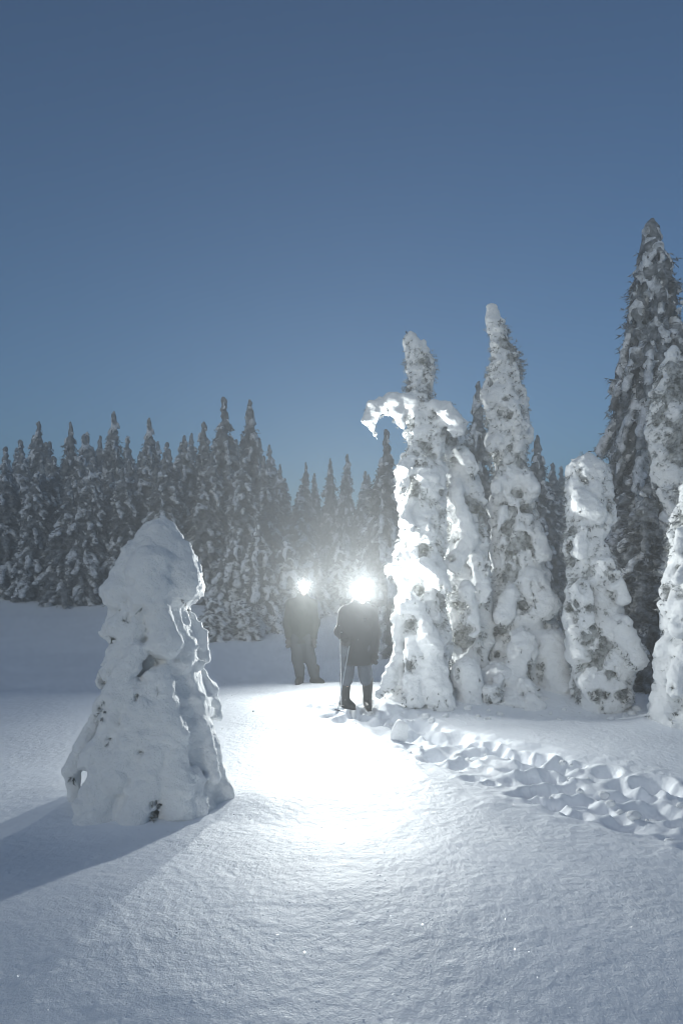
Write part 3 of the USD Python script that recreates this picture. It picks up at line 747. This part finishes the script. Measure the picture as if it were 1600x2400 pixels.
def head_caps(c, turn=0.0):
    """Head centre c, facing -y turned by an angle."""
    ca, sa = math.cos(turn), math.sin(turn)
    P = lambda x, y, z: np.asarray(c) + [x * ca - y * sa, x * sa + y * ca, z]
    o = [(P(0, 0.015, 0.03), P(0, 0.0, 0.0), 0.092, 0.086, (0.88, 1.05, 1.1)), (P(0, -0.02, -0.05), P(0, -0.045, -0.085), 0.062, 0.040, (1, 1, 1)),
         (P(0, -0.088, 0.0), P(0, -0.110, -0.030), 0.011, 0.015), (P(-0.02, -0.092, -0.062), P(0.02, -0.092, -0.062), 0.008, 0.008),
         (P(-0.034, -0.086, 0.018), P(0.034, -0.086, 0.018), 0.012, 0.012), (P(-0.038, -0.076, -0.025), P(-0.038, -0.076, -0.025), 0.018, 0.018), (P(0.038, -0.076, -0.025), P(0.038, -0.076, -0.025), 0.018, 0.018),
         (P(-0.030, -0.085, 0.0), P(-0.030, -0.085, 0.0), 0.012, 0.012), (P(0.030, -0.085, 0.0), P(0.030, -0.085, 0.0), 0.012, 0.012)]
    for s in (-1, 1):
        o.append((P(0.083 * s, 0.005, 0.012), P(0.080 * s, 0.0, -0.025), 0.016, 0.012, (0.6, 1, 1)))
    return o


def boot(ankle, toe_dir, top=0.28, mat=M_BOOT):
    a, d = np.asarray(ankle, float), np.asarray(toe_dir, float)
    d = d / np.linalg.norm(d)
    return [(a, a + [0, 0, top], 0.060, 0.080), (a - d * 0.05 + [0, 0, -0.05], a + d * 0.15 + [0, 0, -0.065], 0.052, 0.045), (a, a + d * 0.10 + [0, 0, -0.045], 0.055, 0.046)]


def build_person(label, base, J, jacket, trousers, hem, boots_top, jacket_m, trouser_m, toes, name="person", turn=0.0, gaiter=None, leg_end=0.85):
    """J: joints in metres in the person's own frame (x right in the photograph, facing -y)."""
    root = thing(name, label, "person", base)
    V = {k: np.array(v, float) for k, v in J.items()}
    legs = []
    for s in ("a", "b"):
        legs += [(V["hip_" + s], V["knee_" + s], 0.085, 0.058), (V["knee_" + s], V["ankle_" + s], 0.056, 0.040), (V["ankle_" + s], V["ankle_" + s] + toes[s] * 0.12 + [0, 0, -0.06], 0.040, 0.035)]
    body = legs + [(V["pelvis"], V["chest"], 0.13, 0.14, (1.1, 0.75, 1)), (V["chest"], V["neck"], 0.13, 0.07, (1.1, 0.75, 1)), (V["neck"] - [0, 0, 0.03], V["head"] - [0, 0, 0.05], 0.056, 0.056)]
    for s, sg in (("a", 1), ("b", -1)):
        body += [(V["shoulder_" + s], V["elbow_" + s], 0.050, 0.040), (V["elbow_" + s], V["wrist_" + s], 0.040, 0.028)]
    body += head_caps(V["head"], turn)
    hands = []
    for s, sg in (("a", 1), ("b", -1)):
        d = V["wrist_" + s] - V["elbow_" + s]
        hands += hand(V["wrist_" + s] + d / np.linalg.norm(d) * 0.03, V.get("hand_dir_" + s, d), V.get("palm_" + s, np.array([-0.6 * sg if s == "a" else 0.6, 0.3, 0.0])), sg)
    body += hands
    part("body", sdf(body, 0.009, 0.008), M_SKIN, root, smooth=True)
    part("glove", sdf([(h[0], h[1], h[2] + 0.009, h[3] + 0.009) for h in hands[:len(hands) // 2]], 0.006, 0.004), M_GLOVE, root, smooth=True)
    part("glove", sdf([(h[0], h[1], h[2] + 0.009, h[3] + 0.009) for h in hands[len(hands) // 2:]], 0.006, 0.004), M_GLOVE, root, smooth=True)
    tcaps = []
    for s in ("a", "b"):
        lowest = V["knee_" + s] + (V["ankle_" + s] - V["knee_" + s]) * leg_end
        tcaps += [(V["hip_" + s], V["knee_" + s], 0.118, 0.090), (V["knee_" + s], lowest, 0.090, 0.082)]
    tcaps += [(V["hip_a"], V["hip_b"], 0.13, 0.13)]
    part("trousers", sdf(tcaps, 0.013, 0.018, 0.010, 9, 3), trouser_m, root, smooth=True)
    jc = [(V["pelvis"] + [0, 0, 0.02], V["chest"], jacket[0], jacket[1], (1.0, 0.78, 1)), (V["chest"], V["neck"] - [0, 0, 0.08], jacket[1], 0.12, (1.05, 0.8, 1)), (V["neck"] - [0, 0, 0.06], V["neck"] + [0, 0, 0.02], 0.10, 0.085),
          (V["shoulder_a"], V["shoulder_b"], 0.095, 0.095)]
    hp = np.array([V["pelvis"][0], V["pelvis"][1], hem])
    jc.append((V["pelvis"], hp + [0, 0, 0.06], jacket[0], jacket[2], (1.0, 0.8, 1)))
    for s in ("a", "b"):
        jc += [(V["shoulder_" + s], V["elbow_" + s], 0.090, 0.076), (V["elbow_" + s], V["wrist_" + s], 0.074, 0.058)]
    hands_z = hem
    part("jacket", sdf(jc, 0.013, 0.02, 0.018, 10, 5, cut=lambda g: np.where(np.abs(g[..., 0] - hp[0]) < jacket[2] * 1.15, hands_z - g[..., 2], -1)), jacket_m, root, smooth=True)
    hc = V["head"]
    part("hood" if name == "hooded" else "beanie", sdf([(hc + [0, 0.02, 0.05], hc + [0, 0.012, 0.085], 0.108, 0.085, (0.92, 1.05, 1.0)), (hc + [0, 0.02, 0.19], hc + [0, 0.02, 0.19], 0.028, 0.028)], 0.011, 0.012, 0.004, 30, 2,
        cut=lambda g: (hc[2] + 0.035) - g[..., 2]), M_HAT, root, smooth=True)
    for s in ("a", "b"):
        b = part("boot", sdf(boot(V["ankle_" + s], toes[s], boots_top), 0.012, 0.012), M_BOOT, root, smooth=True)
        a = V["ankle_" + s]
        d = toes[s] / np.linalg.norm(toes[s])
        part("sole", sdf([(a - d * 0.06 + [0, 0, -0.095], a + d * 0.16 + [0, 0, -0.105], 0.050, 0.044, (1, 1, 0.35))], 0.012, 0.01), M_PLASTIC, b, smooth=True)
        if gaiter:
            part("gaiter", sdf([(a + [0, 0, 0.02] - d * 0.02, a + d * 0.06 + [0, 0, -0.02], 0.070, 0.055, (1, 1, 0.5))], 0.012, 0.012), M_CUFF, root, smooth=True)
    return root


def headlamp(label, centre, mat, r=0.032, turn=0.0, head=None):
    """Lamp on the forehead: lens, housing ring, bracket and the strap round the head. The lens is a shallow dome facing -y."""
    t = thing("headlamp", label, "headlamp", centre, math.degrees(turn))
    UsdGeom.Xformable(t).AddRotateXOp().Set(-30.0 if r > 0.05 else -7.0)                # tipped up a little on the forehead
    u = np.linspace(0, np.radians(18), 4)
    R = r / math.sin(u[-1])
    v, f = [[0, -R + R * math.cos(u[-1]), 0]], []
    v[0][1] = -(R - R * math.cos(u[-1]))
    seg = 20
    for uu in u[1:]:
        for i in range(seg):
            a = 2 * np.pi * i / seg
            v.append([R * math.sin(uu) * math.cos(a), -(R * math.cos(uu) - R * math.cos(u[-1])), R * math.sin(uu) * math.sin(a)])
    for i in range(seg):
        f.append([0, 1 + i, 1 + (i + 1) % seg])
    for k in range(2):
        for i in range(seg):
            a, b = 1 + k * seg + i, 1 + k * seg + (i + 1) % seg
            f += [[a, a + seg, b + seg], [a, b + seg, b]]
    part("lens", trimesh.Trimesh(v, f, process=False), mat, t, smooth=True)
    part("housing", trimesh.util.concatenate([cap([0, 0.002, 0], [0, 0.035, 0], r + 0.004, r * 0.85, 20), cap([0, 0.035, 0], [0, 0.05, 0], 0.026, 0.022, 12)]), M_PLASTIC, t, smooth=40)
    c = np.array([0, 0.05 + 0.115, -0.005])
    ang = np.linspace(0, 2 * np.pi, 37)
    ring = np.stack([np.sin(ang) * 0.104, -np.cos(ang) * 0.118, 0 * ang], 1) + c
    sv, sf = [], []
    for q, nrm in zip(ring, np.stack([np.sin(ang), -np.cos(ang), 0 * ang], 1)):
        sv += [q + [0, 0, -0.013], q + [0, 0, 0.013], q + nrm * 0.004 + [0, 0, 0.013], q + nrm * 0.004 + [0, 0, -0.013]]
    for i in range(36):
        for k in range(4):
            a, b = 4 * i + k, 4 * i + (k + 1) % 4
            sf += [[a, b, b + 4], [a, b + 4, a + 4]]
    part("strap", trimesh.Trimesh(sv, sf, process=False), M_STRAP, t)
    return t


def pole(label, grip, tip):
    g, t = np.asarray(grip, float), np.asarray(tip, float)
    th = thing("ski_pole", label, "ski pole", t)
    d = (g - t) / np.linalg.norm(g - t)
    L = np.linalg.norm(g - t)
    part("shaft", cap(d * 0.03, d * (L - 0.12), 0.0065, 0.008, 8), M_METAL, th, smooth=40)
    part("tip", cap([0, 0, 0], d * 0.04, 0.002, 0.006, 8), M_METAL, th, smooth=40)
    part("grip", trimesh.util.concatenate([cap(d * (L - 0.13), d * (L - 0.02), 0.016, 0.018, 10), cap(d * (L - 0.02), d * L, 0.022, 0.016, 10)]), M_PLASTIC, th, smooth=40)
    part("basket", cap(d * 0.075, d * 0.085, 0.048, 0.044, 14), M_PLASTIC, th, smooth=30)


YL, YR = 12.9, 10.85
sL, sR = FPX / YL, FPX / YR
bl = at(718, 1622, YL); bl[2] = gz(bl[0], YL) + 0.0
br = at(835, 1668, YR); br[2] = gz(br[0], YR) - 0.02
JL = lambda px, py, y=0.0: ((px - 718) / sL, y, (1622 - py) / sL)
JR = lambda px, py, y=0.0: ((px - 835) / sR, y, (1668 - py) / sR)
person_l = build_person("person in dark olive jacket and dark trousers, legs apart, wearing the smaller headlamp", bl,
    dict(hip_a=JL(694, 1520), hip_b=JL(716, 1520), knee_a=JL(697, 1566, -0.02), knee_b=JL(727, 1566, -0.03), ankle_a=JL(703, 1609, 0.02), ankle_b=JL(738, 1611, 0.0),
         pelvis=JL(705, 1514), chest=JL(704, 1450), neck=JL(709, 1420), head=JL(712, 1401, -0.02), shoulder_a=JL(683, 1438), shoulder_b=JL(729, 1438),
         elbow_a=JL(673, 1482, 0.03), elbow_b=JL(738, 1482, 0.03), wrist_a=JL(677, 1514, -0.06), wrist_b=JL(735, 1514, -0.06)),
    (0.155, 0.165, 0.178), 0, 0.66, 0.16, M_OLIVE, M_TROUSER, dict(a=np.array([-0.25, -1, 0.0]), b=np.array([0.9, -0.6, 0.0])))
person_r = build_person("person in a bulky dark coat and grey trousers holding ski poles, wearing the brighter headlamp", br,
    dict(hip_a=JR(817, 1528), hip_b=JR(851, 1528), knee_a=JR(812, 1592, -0.04), knee_b=JR(856, 1592, -0.03), ankle_a=JR(809, 1652, 0.0), ankle_b=JR(861, 1654, 0.0),
         pelvis=JR(836, 1520), chest=JR(838, 1455), neck=JR(843, 1424), head=JR(847, 1408, -0.02), shoulder_a=JR(810, 1446), shoulder_b=JR(870, 1446),
         elbow_a=JR(797, 1490, 0.02), elbow_b=JR(880, 1495, 0.05), wrist_a=JR(806, 1506, -0.10), wrist_b=JR(876, 1536, -0.06), hand_dir_a=(0.2, -1.0, -0.15), palm_a=(0.5, 0.0, -0.9)),
    (0.20, 0.20, 0.225), 0, 0.60, 0.30, M_DARKCOAT, M_GREYTROUSER, dict(a=np.array([0.75, -0.8, 0.0]), b=np.array([0.1, -1, 0.0])), turn=0.05, leg_end=0.22)
hl = bl + JL(712, 1401, -0.02); hr = br + JR(847, 1408, -0.02)
headlamp("smaller lit headlamp worn by the left hiker in olive", hl + [0, -0.165, 0.04], M_LAMP_L, r=0.040, turn=0.3)
headlamp("dazzling headlamp worn by the hiker in the bulky coat", hr + [0, -0.165, 0.04], M_LAMP_R, r=0.070, turn=0.08)
gp = br + JR(812, 1506, -0.34)
t1 = at(789, 1664, YR - 0.40); t1[2] = gz(t1[0], t1[1]) - 0.03
t2 = at(800, 1662, YR - 0.15); t2[2] = gz(t2[0], t2[1]) - 0.03
pole("slanting ski pole, grip against the coat and tip in the snow left of the boots", br + JR(822, 1500, -0.17), t1)
pole("upright ski pole along the left side of the bulky coat", br + JR(797, 1484, -0.15), t2)

# ------------------------------------------------------------------ broken snow and falling flakes
rngc = np.random.default_rng(77)


def chunk(r, seed, sq=(1, 1, 0.8)):
    m = trimesh.creation.icosphere(subdivisions=2, radius=1.0)
    v = np.array(m.vertices)
    v = v * (1 + 0.7 * (meshkit.fbm(v * 1.6 + seed, 3, seed) - 0.5)[:, None]) * np.array(sq) * r
    return trimesh.Trimesh(v, m.faces, process=False)


def add_chunk(x, y, r, label, group=None, sq=(1, 1, 0.8), sink=0.2, seed=None):
    z = float(ground_z(np.array([x]), np.array([y]), fine=True)[0])
    m = chunk(r, seed if seed is not None else int(rngc.integers(1, 9999)), sq)
    path = numbered("/World", "snow_chunk")
    g = usdkit.mesh(stage, path, m, M_SNOW, smooth=True)
    UsdGeom.Xformable(g).AddTranslateOp().Set(Gf.Vec3d(float(x), float(y), z + r * sq[2] * (1 - sink)))
    tag(g.GetPrim(), label, "snow", group)


c = at(936, 1728, 9.25)
add_chunk(c[0], c[1], 0.12, "upright slab of snow standing beside the path near the hiker with poles", sq=(0.9, 0.45, 1.25), sink=0.35, seed=3)
for i in range(46):
    s = rngc.uniform(0.1, len(TRENCH) - 1.3)
    j = int(s)
    q = TRENCH[j] + (s - j) * (TRENCH[j + 1] - TRENCH[j])
    d = TRENCH[j + 1] - TRENCH[j]; nrm = np.array([-d[1], d[0]]) / np.linalg.norm(d)
    q = q + nrm * rngc.normal() * 0.6 * TW[j]
    add_chunk(q[0], q[1], float(np.clip(rngc.gamma(2.2, 0.011), 0.012, 0.06)), "broken lump of snow in the trampled path", "broken snow lumps along the trampled path", sq=(1, 0.9, 0.75), sink=0.55)

for i in range(34):                                     # lumps dropped from the boughs
    x, y = rngc.uniform(0.6, 4.2), 0.0
    y = 10.35 + 0.08 * x + abs(rngc.normal()) * -0.25
    add_chunk(x, y, float(np.clip(rngc.gamma(2.0, 0.014), 0.015, 0.07)), "small lump of snow fallen at the foot of the lit spruces", "snow lumps fallen below the lit spruces", sq=(1, 0.9, 0.7), sink=0.5)

fl = []
ico = trimesh.creation.icosphere(subdivisions=1, radius=1.0)
for i in range(45):
    y = rngc.uniform(3.5, 10.6)
    c = np.array([rngc.uniform(-0.25, 0.3) * y, y, rngc.uniform(0.3, 1.9)])
    fl.append(trimesh.Trimesh(np.array(ico.vertices) * rngc.uniform(0.003, 0.007) + c, ico.faces, process=False))
p = part("falling_snow", trimesh.util.concatenate(fl), M_SNOW, kind="stuff")
tag(p, "loose snowflakes drifting in the lamp light", "snow")

rngi = np.random.default_rng(91)
n = 5500
cy = 2.6 + 8.0 * rngi.uniform(0, 1, n) ** 1.4
cxs = rngi.uniform(-0.5, 0.5, n) * cy
cz = ground_z(cxs, cy, fine=True)
ok = polyline_distance(cxs, cy)[0] > 0.9
cxs, cy, cz = cxs[ok], cy[ok], cz[ok]
nrm = rngi.normal(size=(len(cy), 3)) * [0.36, 0.36, 0.0] + [0, 0, 1.0]
nrm /= np.linalg.norm(nrm, axis=1, keepdims=True)
u = np.cross(nrm, [1.0, 0.2, 0]); u /= np.linalg.norm(u, axis=1, keepdims=True)
w = np.cross(nrm, u)
rr = rngi.uniform(0.002, 0.0055, len(cy))[:, None]
c0 = np.stack([cxs, cy, cz + 0.008], 1)
hexa = [c0 + rr * (math.cos(a) * u + math.sin(a) * w) for a in np.arange(6) * math.pi / 3]
iv = np.stack(hexa, 1).reshape(-1, 3)
b6 = np.arange(len(c0))[:, None] * 6
ifc = np.concatenate([b6 + [0, 1, 2], b6 + [0, 2, 3], b6 + [0, 3, 4], b6 + [0, 4, 5]])
M_ICE = usdkit.material(stage, "/World/Looks/ice_crystal", {"p": ("principled_bsdf", {"base_color": (0.85, 0.87, 0.90), "specular_ior_level": 1.0, "ior": 1.6, "roughness": 0.10, "coat_weight": 1.0, "coat_roughness": 0.08, "coat_ior": 1.8})}, surface="p.BSDF")
p = part("ice_crystals", trimesh.Trimesh(iv, ifc, process=False), M_ICE, kind="stuff")
tag(p, "tiny glinting ice crystals lying on the snow", "ice")

# ------------------------------------------------------------------ cold air
M_HAZE = usdkit.material(stage, "/World/Looks/icy_air", {"v": ("principled_volume", {"color": (0.92, 0.96, 1.0), "density": HAZE_DENSITY, "anisotropy": 0.3})}, volume="v.volume")
hz = trimesh.creation.box(bounds=[[-262, -50, float(GZ.min()) - 1.0], [262, 450, 15.5]])
p = part("haze", hz, M_HAZE, kind="stuff")
tag(p, "thin icy haze hanging in the night air", "haze")
